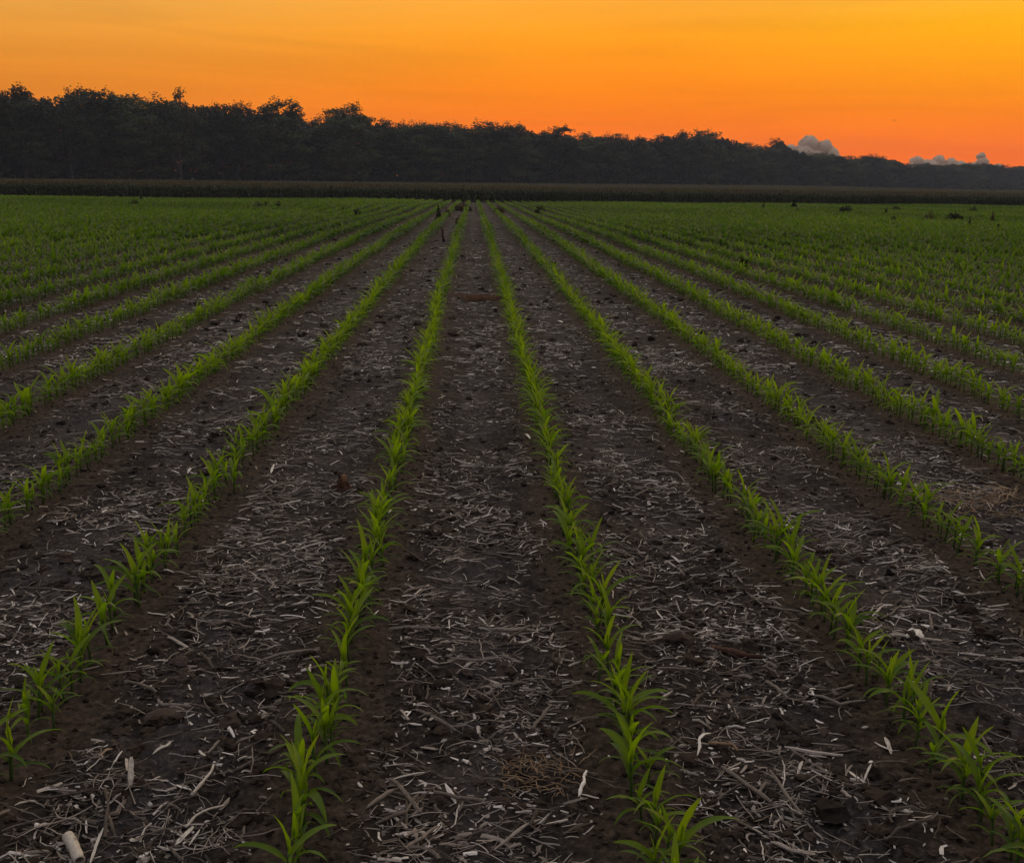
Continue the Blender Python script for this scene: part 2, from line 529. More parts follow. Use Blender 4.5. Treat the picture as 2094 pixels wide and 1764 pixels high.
# every plant of the field
XS, YS = [], []
for k in range(-105, 135):
    x0 = rowk(k)
    y_end = corn_edge(x0) - 1.5
    if y_end < 3: continue
    y_lo = max(1.2, (abs(x0) - 3.0) / 0.66)
    if y_lo >= y_end: continue
    n = int((y_end - y_lo) / 0.065)
    y = y_lo + (np.arange(n) + rng.uniform(-0.28, 0.28, n)) * 0.065
    keep = rng.random(n) > 0.07
    y = y[keep]
    XS.append(x0 + rng.normal(0, 0.019, len(y)) + 0.03 * gnoise(y * 0.25, np.full(len(y), k * 3.7), 31)); YS.append(y)
PX = np.concatenate(XS); PY = np.concatenate(YS)
PZ = ground_z(PX, PY)
# weaker, shorter patches far out
vig = np.clip(1.0 + 0.55 * gnoise(PX * 0.06, PY * 0.045, 41) * np.clip((PY - 25) / 40, 0, 1) + 0.10 * gnoise(PX * 0.8, PY * 0.8, 42), 0.45, 1.3) * rng.uniform(0.52, 0.93, len(PX))
gx, gy, gd = project(np.stack([PX, PY, PZ + 0.11], -1))
infr = (gx > -25) & (gx < W_REF + 25) & (gy < HREF + 40) & (PY > 1.5)
order = np.argsort(np.where(infr, gd, 1e9))
IND = order[:300]
ind_mask = np.zeros(len(PX), bool); ind_mask[IND] = True

ORD = ['nearest', 'second', 'third', 'fourth', 'fifth', 'sixth', 'seventh', 'eighth', 'ninth', 'tenth', 'eleventh', 'twelfth', 'thirteenth', 'fourteenth', 'fifteenth', 'sixteenth', 'seventeenth', 'eighteenth', 'nineteenth', 'twentieth']
ROWN = {-1: 'first row left of centre', 0: 'first row right of centre', -2: 'second row left of centre', 1: 'second row right of centre',
        -3: 'third row left of centre', 2: 'third row right of centre', -4: 'fourth row left of centre', 3: 'fourth row right of centre',
        -5: 'fifth row left of centre', 4: 'fifth row right of centre'}
rk = np.round((PX - ROW0) / S).astype(int)
LAB = {}
for k in set(rk[IND].tolist()):
    ids = [i for i in IND if rk[i] == k]
    ids.sort(key=lambda i: PY[i])
    for q, i in enumerate(ids):
        if q == 0: LAB[i] = f'green young corn plant nearest the camera in the {ROWN[k]}'
        elif q < 20: LAB[i] = f'green young corn plant {ORD[q]} from the camera in the {ROWN[k]}'
        else: LAB[i] = f'green young corn plant past the twentieth in the {ROWN[k]}'
mr = np.random.default_rng(8)
for i in IND:
    i = int(i)
    parts = PROTO[mr.integers(NPROTO)]
    root = empty('corn_plant', (PX[i], PY[i], PZ[i]))
    sc_ = float(vig[i])
    root.scale = (sc_, sc_, sc_ * mr.uniform(0.95, 1.1))
    root.rotation_euler = (mr.normal(0, 0.05), mr.normal(0.03, 0.06), mr.normal(0, 0.35) + (math.pi if mr.random() < 0.5 else 0))
    tag(root, LAB[i], 'corn plant', 'young corn plants standing in rows')
    for nm, me in parts:
        link(nm, me, root)


def plant_mass(idx, lod, r):
    """many plants as arrays"""
    n = len(idx)
    az, L, Wd, zz, e0, droop, bend, tw, tint = plant_params(n, r)
    if lod == 0: sel, seg, ac = np.arange(7), 6, 3
    elif lod == 1: sel, seg, ac = np.array([1, 2, 3, 4, 5]), 4, 2
    elif lod == 2: sel, seg, ac = np.array([1, 2, 3, 4, 5]), 3, 2
    else: sel, seg, ac = np.array([2, 3, 4, 5]), 2, 2
    k = len(sel)
    fl = lambda A: A[:, sel].reshape(-1)
    sc_ = np.repeat(vig[idx], k)
    b = np.stack([np.repeat(PX[idx], k), np.repeat(PY[idx], k), np.repeat(PZ[idx], k) + fl(zz) * sc_], -1)
    wide = {0: 1.15, 1: 1.7, 2: 2.8, 3: 4.2}[lod]
    V, Q = leaves(b, fl(az), fl(L) * sc_ * (1.04, 1.3, 1.5, 1.55)[lod], fl(Wd) * sc_ * wide, fl(e0), fl(droop), fl(bend), fl(tw), seg, ac)
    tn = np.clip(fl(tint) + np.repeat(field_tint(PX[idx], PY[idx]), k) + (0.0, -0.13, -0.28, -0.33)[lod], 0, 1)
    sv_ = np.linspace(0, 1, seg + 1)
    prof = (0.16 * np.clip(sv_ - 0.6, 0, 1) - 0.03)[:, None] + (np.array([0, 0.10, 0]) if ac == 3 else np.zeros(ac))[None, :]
    return V, Q, np.clip(tn[:, None, None] + prof[None], 0, 1).reshape(-1)


bag = Bag()
rest = np.where(~ind_mask)[0]
dd = np.hypot(PX[rest], PY[rest])
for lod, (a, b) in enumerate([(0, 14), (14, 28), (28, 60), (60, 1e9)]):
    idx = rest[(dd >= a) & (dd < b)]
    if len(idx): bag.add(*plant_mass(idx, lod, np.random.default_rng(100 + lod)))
    if lod <= 1:                                  # their stems
        x, y, z, h = PX[idx], PY[idx], PZ[idx], 0.125 * vig[idx]
        wv = 0.006
        V = np.stack([np.stack([x - wv, y, z - .02], -1), np.stack([x + wv, y + .002, z - .02], -1), np.stack([x + wv * .6, y, z + h], -1), np.stack([x - wv * .6, y, z + h], -1),
                      np.stack([x, y - wv, z - .02], -1), np.stack([x, y + wv, z - .02], -1), np.stack([x, y + wv * .6, z + h], -1), np.stack([x, y - wv * .6, z + h], -1)], 1).reshape(-1, 3)
        q = np.arange(len(idx))[:, None, None] * 8 + np.array([[0, 1, 2, 3], [4, 5, 6, 7]])[None]
        bag.add(V, q.reshape(-1, 4), 0.1)
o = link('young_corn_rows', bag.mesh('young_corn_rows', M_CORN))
tag(o, 'green rows of young corn running back across the field to the tall crop', 'corn', kind='stuff')


# ------------------------------------------------------------------ crop residue and clods
def scatter(n, y0, y1, r, power=1.0):
    """points between the rows, dense towards the camera"""
    u = r.random(n)
    y = y0 * (y1 / y0) ** (u ** power)
    x = r.uniform(-1, 1, n) * (0.62 * y + 1.7)
    d = row_dist(x)
    pat = gnoise(x * 1.3, y * 1.3, 51) + 0.6 * gnoise(x * 4, y * 4, 52)
    keep = r.random(n) < np.clip((d - 0.085) / 0.13, 0.07, 1) * np.clip(0.56 + 1.0 * pat, 0.10, 1)
    return x[keep], y[keep]


def bits(x, y, L, w, th, r, seg=4, sides=4, lift=0.006):
    """bent sticks and straws lying on the soil: rounded slivers of length L, width w and thickness th"""
    n = len(x)
    a = r.normal(0, 0.75, n) + np.where(r.random(n) < 0.5, 0, math.pi)
    a = np.where(r.random(n) < 0.35, r.uniform(0, 2 * math.pi, n), a)
    s = np.linspace(-0.5, 0.5, seg + 1)[None, :]
    cv = (r.normal(0, 0.22, n) + (r.random(n) < 0.12) * r.normal(0, 1.4, n))[:, None]
    ang = a[:, None] + cv * s + r.normal(0, 0.09, (n, seg + 1)) + (r.random(n) < 0.18)[:, None] * np.where(s > r.uniform(-.3, .3, n)[:, None], 1, 0) * r.normal(0, 0.8, n)[:, None]
    st = (L / seg)[:, None]
    px = np.cumsum(np.cos(ang) * st, 1); py = np.cumsum(np.sin(ang) * st, 1)
    px = px - px.mean(1, keepdims=True) + x[:, None]; py = py - py.mean(1, keepdims=True) + y[:, None]
    gz = micro(px, py)
    base = 0.35 * gz + 0.65 * gz.max(1, keepdims=True) if lift else gz
    tilt = r.normal(0, 0.16, n)[:, None] * (s * L[:, None])
    arch = np.abs(r.normal(0, 0.05, n))[:, None] * L[:, None] * (1 - (2 * s) ** 2)
    pz = grade(py) + base + np.abs(tilt) * 0.6 + tilt * 0.4 + arch + lift * r.random(n)[:, None]
    P = np.stack([px, py, pz], -1)
    T = np.gradient(P, axis=1); T /= np.linalg.norm(T, axis=2, keepdims=True) + 1e-9
    A = np.cross(T, np.array([0, 0, 1.0])); A /= np.linalg.norm(A, axis=2, keepdims=True) + 1e-9
    rl = r.normal(0, 0.5, n)[:, None, None]
    B = np.cross(A, T)
    A2 = A * np.cos(rl) + B * np.sin(rl); B2 = np.cross(A2, T)
    tap = np.clip(1.15 - 1.3 * np.abs(s) ** 2 * r.uniform(0.3, 2.5, n)[:, None], 0.15, 1)
    wj = tap * (1 + r.normal(0, 0.16, (n, seg + 1)))
    cs = np.arange(sides) * 2 * math.pi / sides + 0.3
    V = P[:, :, None, :] + (w[:, None] * wj)[:, :, None, None] * 0.5 * np.cos(cs)[None, None, :, None] * A2[:, :, None, :] \
        + (th[:, None] * wj)[:, :, None, None] * 0.5 * np.sin(cs)[None, None, :, None] * B2[:, :, None, :]
    V = V.reshape(-1, 3)
    i = (np.arange(n) * (seg + 1) * sides)[:, None, None] + (np.arange(seg) * sides)[None, :, None]
    j = np.arange(sides)[None, None, :]; k = (j + 1) % sides
    Q = np.stack([i + j, i + k, i + sides + k, i + sides + j], -1).reshape(-1, 4)
    return V, Q, (seg + 1) * sides


rr = np.random.default_rng(77)
bag = Bag()


def add_bits(n, y0, y1, Lr, wr, thr, tint_mu, tint_sd, seg, sides, power=1.0):
    x, y = scatter(n, y0, y1, rr, power)
    m = len(x)
    Lh = np.exp(rr.uniform(math.log(Lr[0]), math.log(Lr[1]), m)); w = rr.uniform(*wr, m); th = rr.uniform(*thr, m)
    V, Q, per = bits(x, y, Lh, w, th, rr, seg, sides)
    t = np.clip(rr.normal(tint_mu, tint_sd, m), 0, 1)
    bag.add(V, Q, np.repeat(t, per))


add_bits(54000, 1.7, 10, (0.02, 0.15), (0.0016, 0.0042), (0.0012, 0.003), 0.44, 0.20, 5, 4)      # straws
add_bits(27000, 1.7, 10, (0.010, 0.065), (0.003, 0.012), (0.001, 0.003), 0.40, 0.26, 4, 4)       # husk and leaf shreds
add_bits(31000, 1.7, 10, (0.006, 0.025), (0.004, 0.010), (0.002, 0.004), 0.40, 0.25, 2, 4)      # chaff
add_bits(2200, 1.7, 10, (0.07, 0.22), (0.006, 0.013), (0.006, 0.011), 0.36, 0.13, 6, 6)         # stalk pieces
add_bits(3000, 1.7, 10, (0.006, 0.032), (0.003, 0.010), (0.002, 0.005), 0.82, 0.14, 3, 4)     # bleached chips
add_bits(22000, 4, 10, (0.02, 0.12), (0.0025, 0.007), (0.002, 0.004), 0.52, 0.22, 4, 4)
add_bits(80000, 9, 28, (0.03, 0.14), (0.004, 0.011), (0.003, 0.006), 0.54, 0.26, 3, 4)
add_bits(6000, 9, 28, (0.02, 0.07), (0.010, 0.022), (0.004, 0.008), 0.85, 0.16, 2, 4)
add_bits(26000, 22, 80, (0.06, 0.22), (0.014, 0.03), (0.006, 0.012), 0.42, 0.18, 2, 4)
add_bits(11500, 1.7, 14, (0.02, 0.085), (0.005, 0.012), (0.003, 0.006), 0.50, 0.26, 3, 4)       # broken flattened stalk
add_bits(24000, 3.5, 14, (0.02, 0.13), (0.003, 0.008), (0.002, 0.004), 0.58, 0.24, 4, 4)
add_bits(1700, 1.7, 9, (0.03, 0.09), (0.008, 0.018), (0.002, 0.004), 0.34, 0.2, 4, 4)         # flat pressed leaf pieces
o = link('crop_residue', bag.mesh('crop_residue', M_RES, smooth=False))
tag(o, 'pale and grey scraps of last crop straw littering the soil between rows', 'crop residue', kind='stuff')


def ico():
    import bmesh
    bm = bmesh.new(); bmesh.ops.create_icosphere(bm, subdivisions=2, radius=1.0)
    V = np.array([v.co[:] for v in bm.verts]); T = np.array([[v.index for v in f.verts] for f in bm.faces])
    bm.free()
    return V, T


IV, IT = ico()


def clod_mass(n, y0, y1, sz):
    u = rr.random(n); y = y0 * (y1 / y0) ** u; x = rr.uniform(-1, 1, n) * (0.62 * y + 1.7)
    pat = gnoise(x * 1.5, y * 1.5, 61) + 0.6 * gnoise(x * 5, y * 5, 62)
    keep = rr.random(n) < np.maximum(np.clip(0.35 + 0.9 * pat, 0.04, 1), np.where(row_dist(x) < 0.2, 0.8, 0))
    x, y = x[keep], y[keep]; n = len(x)
    s = np.exp(rr.uniform(math.log(sz[0]), math.log(sz[1]), n))
    d = row_dist(x); s = np.where(d < 0.17, np.minimum(s * 0.7, 0.009), s)
    sc3 = np.stack([s * rr.uniform(0.8, 1.6, n), s * rr.uniform(0.8, 1.4, n), s * rr.uniform(0.5, 0.9, n)], -1)
    ph = rr.uniform(0, 50, (n, 3))
    rad = 1 + 0.34 * np.sin(IV[None, :, 0] * 3.1 + ph[:, 0:1]) * np.sin(IV[None, :, 1] * 2.7 + ph[:, 1:2]) + 0.22 * np.sin(IV[None, :, 2] * 5.3 + IV[None, :, 0] * 4.1 + ph[:, 2:3]) + rr.normal(0, 0.10, (n, len(IV)))
    V = IV[None] * rad[..., None] * sc3[:, None, :]
    a = rr.uniform(0, 6.28, n); ca, sa = np.cos(a)[:, None], np.sin(a)[:, None]
    V = np.stack([V[..., 0] * ca - V[..., 1] * sa, V[..., 0] * sa + V[..., 1] * ca, V[..., 2]], -1)
    V += np.stack([x, y, ground_z(x, y) + sc3[:, 2] * 0.25], -1)[:, None, :]
    T = (np.arange(n) * len(IV))[:, None, None] + IT[None]
    t = np.repeat(np.clip(rr.normal(0.42, 0.2, n), 0, 1), len(IV))
    return V.reshape(-1, 3), T.reshape(-1, 3), t


cv = [clod_mass(26000, 1.7, 10, (0.004, 0.020)), clod_mass(700, 1.7, 12, (0.018, 0.036)), clod_mass(5000, 10, 30, (0.014, 0.04))]
off = 0; VV, TT, tt = [], [], []
for V, T, t in cv:
    VV.append(V); TT.append(T + off); tt.append(t); off += len(V)
o = link('soil_clods', mesh_from('soil_clods', np.concatenate(VV), None, M_CLOD, np.concatenate(tt), False, np.concatenate(TT)))
tag(o, 'crumbled dark brown soil clods strewn over the field', 'soil clods', kind='stuff')


# ------------------------------------------------------------------ single scraps one can point to
def lay(pts, lifts, rad, spread=6):
    """pixel polyline -> smooth polyline lying on the soil"""
    G = np.array([at(*p) for p in pts]); n = len(G)
    tt_ = np.linspace(0, n - 1, (n - 1) * spread + 1)
    out = np.stack([np.interp(tt_, np.arange(n), G[:, c]) for c in range(3)], -1)
    lf = np.interp(tt_, np.arange(n), lifts)
    m = micro(out[:, 0], out[:, 1])
    hi = m.max() * 0.7 + m * 0.3
    out[:, 2] = grade(out[:, 1]) + hi + rad * 0.7 + lf
    return out


def smooth_path(P):
    for _ in range(2):
        P[1:-1] = 0.25 * P[:-2] + 0.5 * P[1:-1] + 0.25 * P[2:]
    return P


dr = np.random.default_rng(19)


def stick(name, label, cat, pts, rad, mat, lifts=None, sides=8, tint_=0.5, rag=0.12):
    lifts = lifts or [0.0] * len(pts)
    P = smooth_path(lay(pts, lifts, rad)); c = P.mean(0); n = len(P)
    s = np.linspace(-1, 1, n)
    rd = rad * (1.05 - 0.25 * s) * (1 + dr.normal(0, rag, n))
    V, Q = tube(P - c, rd, sides)
    o = link(name, mesh_from(name, V, Q, mat, np.clip(tint_ + dr.normal(0, 0.10, len(V)), 0, 1)), None, c)
    return tag(o, label, cat)


def husk(name, label, cat, pts, width, mat, lifts=None, curl=0.5, tint_=0.6, roll=0.0, thick=0.0012):
    """curled strip of husk or leaf with a thickness"""
    lifts = lifts or [0.0] * len(pts)
    P = smooth_path(lay(pts, lifts, 0.003)); c = P.mean(0); P = P - c; n = len(P)
    T = np.gradient(P, axis=0); T /= np.linalg.norm(T, axis=1)[:, None]
    A = np.cross(T, [0, 0, 1.0]); A /= np.linalg.norm(A, axis=1)[:, None]; B = np.cross(A, T)
    s = np.linspace(0, 1, n); width = width * 0.72; tint_ = tint_ * 0.66; w = width * np.minimum(1, 0.35 + 3 * np.minimum(s, 1 - s)) * (1 + dr.normal(0, 0.1, n))
    a = np.linspace(-1, 1, 6)
    th = a[None, :] * curl + roll
    rr_ = (w / 2 / max(curl, 0.2))[:, None]
    off = rr_[..., None] * (np.sin(th)[..., None] * A[:, None, :] + (1 - np.cos(th))[..., None] * B[:, None, :])
    V1 = P[:, None, :] + off
    Nn = (np.cos(th)[..., None] * B[:, None, :] - np.sin(th)[..., None] * A[:, None, :])
    V2 = V1 + Nn * thick
    V = np.concatenate([V1.reshape(-1, 3), V2.reshape(-1, 3)]); m = 6; h = n * m
    i = np.arange(n - 1)[:, None] * m + np.arange(m - 1)[None, :]
    q1 = np.stack([i, i + 1, i + m + 1, i + m], -1).reshape(-1, 4)
    q2 = q1[:, ::-1] + h
    e = np.arange(n - 1) * m
    q3 = np.stack([e, e + m, e + m + h, e + h], -1)
    e2 = e + m - 1
    q4 = np.stack([e2 + m, e2, e2 + h, e2 + m + h], -1)
    f = np.arange(m - 1); q5 = np.stack([f + 1, f, f + h, f + 1 + h], -1)
    f2 = f + (n - 1) * m; q6 = np.stack([f2, f2 + 1, f2 + 1 + h, f2 + h], -1)
    tn = np.clip(np.tile(tint_ + dr.normal(0, 0.12, n * m), 2), 0, 1)
    o = link(name, mesh_from(name, V, np.concatenate([q1, q2, q3, q4, q5, q6]), mat, tn), None, c)
    return tag(o, label, cat)


def strands(name, label, cat, px, py, size, n, mat, Lr, rad, flat=0.35, up=0.5, tint_=0.5):
    """a tangle of dry strands"""
    c = at(px, py); c[2] = float(ground_z(c[0], c[1]))
    bg_ = Bag()
    for _ in range(n):
        q = np.clip(dr.normal(0, 1, 2), -1.5, 1.5) * size * np.array([0.5, 0.5 * flat + 0.15])
        a = dr.uniform(0, 6.28); Ls = dr.uniform(*Lr); el = abs(dr.normal(0, up))
        b0 = np.array([q[0], q[1], 0.004 + abs(dr.normal(0, size * 0.08))])
        t_ = np.linspace(0, 1, 6)[:, None]
        P = b0 + t_ * Ls * np.array([math.cos(a) * math.cos(el), math.sin(a) * math.cos(el), math.sin(el)]) - np.array([0, 0, 1]) * (t_ ** 2) * Ls * math.sin(el) * 0.8 + dr.normal(0, Ls * 0.03, (6, 3))
        P[:, 2] = np.maximum(P[:, 2], 0.002)
        V, Q = tube(P, np.linspace(rad, rad * 0.4, 6) * dr.uniform(0.6, 1.4), 4)
        bg_.add(V, Q, float(np.clip(tint_ + dr.normal(0, 0.2), 0, 1)))
    o = link(name, bg_.mesh(name, mat), None, c)
    return tag(o, label, cat)


# broken stalk at the bottom edge, hollow at its end
P = lay([(140, 1722), (150, 1738), (163, 1768)], [0.006, 0.004, 0.002], 0.014); c = P.mean(0)
root = empty('stalk_piece', c); tag(root, 'thick whitish broken corn stalk lying at the bottom left edge', 'stalk piece')
V, Q = tube(P - c, 0.0145 * (1 + 0.06 * np.sin(np.arange(len(P)) * 2.1)), 12, caps=False)
V2, Q2 = tube(P - c, 0.0105 * np.ones(len(P)), 12, caps=False)
nV = len(V); ring = np.arange(12); nxt = (ring + 1) % 12
Qr = np.stack([nxt, ring, ring + nV, nxt + nV], -1); e = nV - 12; Qr2 = np.stack([ring + e, nxt + e, nxt + e + nV, ring + e + nV], -1)
link('rind', mesh_from('rind', np.concatenate([V, V2]), np.concatenate([Q, Q2[:, ::-1] + nV, Qr, Qr2]), M_PALE, np.concatenate([np.full(nV, .36) + dr.normal(0, .07, nV), np.full(nV, .2)])), root)
V, Q = tube((P - c)[3:-2], 0.010, 8); link('pith', mesh_from('pith', V, Q, M_PALE, np.full(len(V), .9)), root)

husk('husk_strip', 'bent pale husk strip standing out beside the broken whitish stalk', 'husk', [(213, 1704), (203, 1722), (196, 1738), (182, 1768)], 0.012, M_PALE, [0.02, 0.014, 0.01, 0.0], 0.7, 0.62)
husk('husk_strip', 'flat pale husk flake, wider of a side by side pair', 'husk', [(396, 1696), (378, 1712), (358, 1727)], 0.020, M_PALE, [0.012, 0.008, 0.002], 0.25, 0.5)
husk('husk_strip', 'narrow pale husk sliver beside the wider flat flake', 'husk', [(409, 1700), (398, 1712), (386, 1727)], 0.009, M_PALE, [0.012, 0.007, 0.002], 0.3, 0.6)
stick('straw', 'long gently curved grey straw above the flat husk flakes', 'straw', [(380, 1694), (402, 1674), (430, 1660), (458, 1650)], 0.0032, M_PALE, [0.006, 0.012, 0.012, 0.004], 6, 0.35)
husk('husk_strip', 'upright mottled husk blade standing in the left lane', 'husk', [(268, 1618), (270, 1600), (272, 1588)], 0.022, M_PALE, [0.0, 0.03, 0.05], 0.3, 0.42)
husk('husk_strip', 'small peach tinted husk shred in the left lane', 'husk', [(204, 1566), (218, 1558), (232, 1553)], 0.013, M_TAN, [0.004, 0.012, 0.008], 0.4, 1.0)
husk('husk_strip', 'whitish curled shred just right of the peach tinted one', 'husk', [(232, 1574), (242, 1565), (252, 1556)], 0.010, M_PALE, [0.002, 0.012, 0.016], 0.8, 0.85)
husk('husk_strip', 'pale ridged husk with knobbed end, left lane middle', 'husk', [(312, 1541), (328, 1534), (342, 1530), (350, 1523)], 0.018, M_PALE, [0.002, 0.01, 0.012, 0.016], 0.8, 0.55)
stick('straw', 'angled kinked straw in the lane left of the first left row', 'straw', [(392, 1676 - 42), (418, 1612), (435, 1594), (438, 1585)], 0.004, M_PALE, [0.0, 0.012, 0.016, 0.02], 6, 0.4)
husk('husk_strip', 'bright white curled husk between the right rows', 'husk', [(1425, 1556), (1430, 1544), (1428, 1533), (1438, 1524), (1452, 1517)], 0.014, M_PALE, [0.0, 0.012, 0.02, 0.024, 0.016], 0.9, 1.0)
stick('straw', 'straight dark tan stick touching the bright white curled husk', 'straw', [(1448, 1530), (1475, 1532), (1498, 1531), (1508, 1540)], 0.0055, M_TAN, [0.006, 0.008, 0.006, 0.0], 8, 0.35)
stick('straw', 'wavy white shred in the centre lane near the right row', 'straw', [(1184, 1634), (1188, 1622), (1195, 1612), (1193, 1602), (1199, 1594)], 0.0048, M_PALE, [0.0, 0.01, 0.014, 0.012, 0.018], 6, 0.9, 0.25)
husk('husk_scrap', 'white crumpled husk scrap lying against a stick, right lane', 'husk', [(1868, 1296), (1876, 1302), (1884, 1315)], 0.040, M_PALE, [0.012, 0.012, 0.002], 0.5, 0.95)
stick('curled_shred', 'thin white loop beside the crumpled white scrap', 'husk', [(1853, 1311), (1857, 1302), (1864, 1299), (1870, 1302)], 0.0045, M_PALE, [0.0, 0.012, 0.016, 0.01], 6, 0.7)
stick('straw', 'long grey stick lying under the crumpled white scrap', 'straw', [(1820, 1305), (1850, 1309), (1890, 1314), (1925, 1316)], 0.007, M_PALE, None, 8, 0.12)
stick('stalk_piece', 'dark brown stalk length lying in the right middle lane', 'stalk piece', [(1453, 1326), (1490, 1330), (1530, 1340), (1560, 1342)], 0.011, M_RUST, [-0.004] * 4, 8, 0.45)
husk('husk_strip', 'pale strap of husk at the foot of the far right row', 'husk', [(1808, 1518), (1815, 1530), (1822, 1546)], 0.018, M_PALE, [0.014, 0.012, 0.002], 0.5, 0.6)
husk('husk_strip', 'twisted whitish husk in the right lane, longer of a pair', 'husk', [(1735, 1580), (1745, 1592), (1760, 1602), (1774, 1607)], 0.015, M_PALE, [0.006, 0.01, 0.01, 0.003], 0.8, 0.7)
husk('husk_strip', 'short upright sliver above the twisted whitish husk', 'husk', [(1766, 1598), (1772, 1588), (1780, 1577)], 0.010, M_PALE, [0.0, 0.014, 0.024], 0.5, 0.75)
husk('husk_strip', 'pale folded husk flake left of the twisted pair', 'husk', [(1631, 1592), (1634, 1578), (1640, 1570)], 0.014, M_PALE, [0.0, 0.012, 0.02], 0.9, 0.65)
stick('straw', 'thin straight whitish straw in the centre lane', 'straw', [(886, 1088), (905, 1096), (926, 1102)], 0.0042, M_PALE, None, 6, 0.8)
husk('husk_chip', 'small white chip resting near the last right corner plants', 'husk', [(2034, 1710), (2040, 1714), (2048, 1720)], 0.018, M_PALE, [0.06, 0.06, 0.055], 0.4, 1.0)
husk('husk_scrap', 'white speck of husk far up the second right lane', 'husk', [(1141, 660), (1146, 662), (1150, 663)], 0.05, M_PALE, [0.02, 0.02, 0.02], 0.5, 1.0)
husk('husk_scrap', 'white husk fleck beside the first right row, mid distance', 'husk', [(1074, 894), (1079, 898), (1084, 902)], 0.026, M_PALE, [0.01, 0.016, 0.006], 0.5, 1.0)
husk('husk_chip', 'white chip left of the second left row among grey straw', 'husk', [(384, 968), (387, 965), (391, 962)], 0.022, M_PALE, [0.0, 0.01, 0.016], 0.5, 0.9)
husk('husk_chip', 'white flake lying in the lane right of the second left row', 'husk', [(554, 1388 - 412), (557, 968), (561, 960)], 0.02, M_PALE, [0.0, 0.006, 0.01], 0.5, 0.85)
strands('straw_tuft', 'brown tangled root and straw tuft in the centre lane', 'straw tuft', 1110, 1582, 0.15, 90, M_TAN, (0.03, 0.10), 0.0022, 0.5, 0.5, 0.42)
strands('straw_heap', 'tan heap of dry straw between the outer right rows', 'straw heap', 1985, 1032, 0.42, 150, M_TAN, (0.06, 0.22), 0.0026, 0.35, 0.35, 0.62)
strands('straw_mat', 'reddish brown mat of straw in the far centre lane', 'straw', 985, 612, 0.32, 220, M_RUST, (0.06, 0.20), 0.004, 0.5, 0.4, 0.95)


def stub():
    """rotten upright corn stub: split shell, inner core and root crown"""
    c = at(703, 1000); c[2] = float(ground_z(c[0], c[1])) - 0.004
    root = empty('corn_stub', c); tag(root, 'rusty brown rotten corn stub standing in the lane left of centre', 'corn stub')
    b = Bag()
    for k in range(11):
        a = k / 11 * 6.28 + dr.normal(0, 0.15); h = dr.uniform(0.05, 0.11) * (1.2 if 1 < a < 3 else 0.8)
        t_ = np.linspace(0, 1, 6)[:, None]
        rad0 = 0.036 * (1 - 0.45 * t_)
        P = np.concatenate([np.cos(a) * rad0 + dr.normal(0, 0.003, (6, 1)), np.sin(a) * rad0 + dr.normal(0, 0.003, (6, 1)), t_ * h], 1)
        V, Q = tube(P, np.linspace(0.013, 0.004, 6), 6); b.add(V, Q, float(dr.uniform(0.1, 0.75)))
    link('shell', b.mesh('shell', M_RUST), root)
    V, Q = tube(np.array([[0, 0, 0], [0.003, 0, 0.03], [0.0, 0.004, 0.06], [0.004, 0.002, 0.085]]), [0.024, 0.022, 0.019, 0.012], 8)
    link('core', mesh_from('core', V, Q, M_RUST, np.full(len(V), 0.95)), root)
    b = Bag()
    for k in range(16):
        a = dr.uniform(0, 6.28); l_ = dr.uniform(0.04, 0.09)
        P = np.array([[0.02 * math.cos(a), 0.02 * math.sin(a), 0.018], [l_ * .6 * math.cos(a), l_ * .6 * math.sin(a), 0.014], [l_ * math.cos(a), l_ * math.sin(a), -0.003]])
        V, Q = tube(P, [0.005, 0.004, 0.002], 4); b.add(V, Q, float(dr.uniform(0, 0.5)))
    link('roots', b.mesh('roots', M_RUST), root)


stub()


# ------------------------------------------------------------------ weeds and dead stems far out in the field
def bush_mesh(name, r, w, h, n, mat, size, spiky):
    """small leafy weed: stems and many leaf faces"""
    ang = r.uniform(0, 6.28, n); rad = np.sqrt(r.random(n)) * w / 2
    hz = r.random(n) ** (0.8 if not spiky else 1.1)
    top = h * (1 - 0.55 * (rad / (w / 2)) ** 2) * (0.75 + 0.35 * np.sin(ang * 3 + r.uniform(0, 6)))
    if spiky: rad = rad * (1 - 0.75 * hz)
    P = np.stack([np.cos(ang) * rad, np.sin(ang) * rad * 0.8, hz * np.maximum(top, 0.1 * h)], -1)
    V, Q = cards(P, size * r.uniform(0.6, 1.4, n), r)
    return V, Q


def cards(P, size, r, aspect=0.55):
    """leaf shaped quads of random facing at P"""
    n = len(P)
    d = r.normal(0, 1, (n, 3)); d[:, 2] *= 0.8; d /= np.linalg.norm(d, axis=1)[:, None]
    e = np.cross(d, r.normal(0, 1, (n, 3))); e /= np.linalg.norm(e, axis=1)[:, None]
    a = d * size[:, None] * 0.5; b = e * size[:, None] * 0.5 * aspect
    V = np.stack([P - a, P - a * 0.1 + b, P + a, P - a * 0.1 - b], 1).reshape(-1, 3)
    Q = np.arange(n * 4).reshape(-1, 4)
    return V, Q


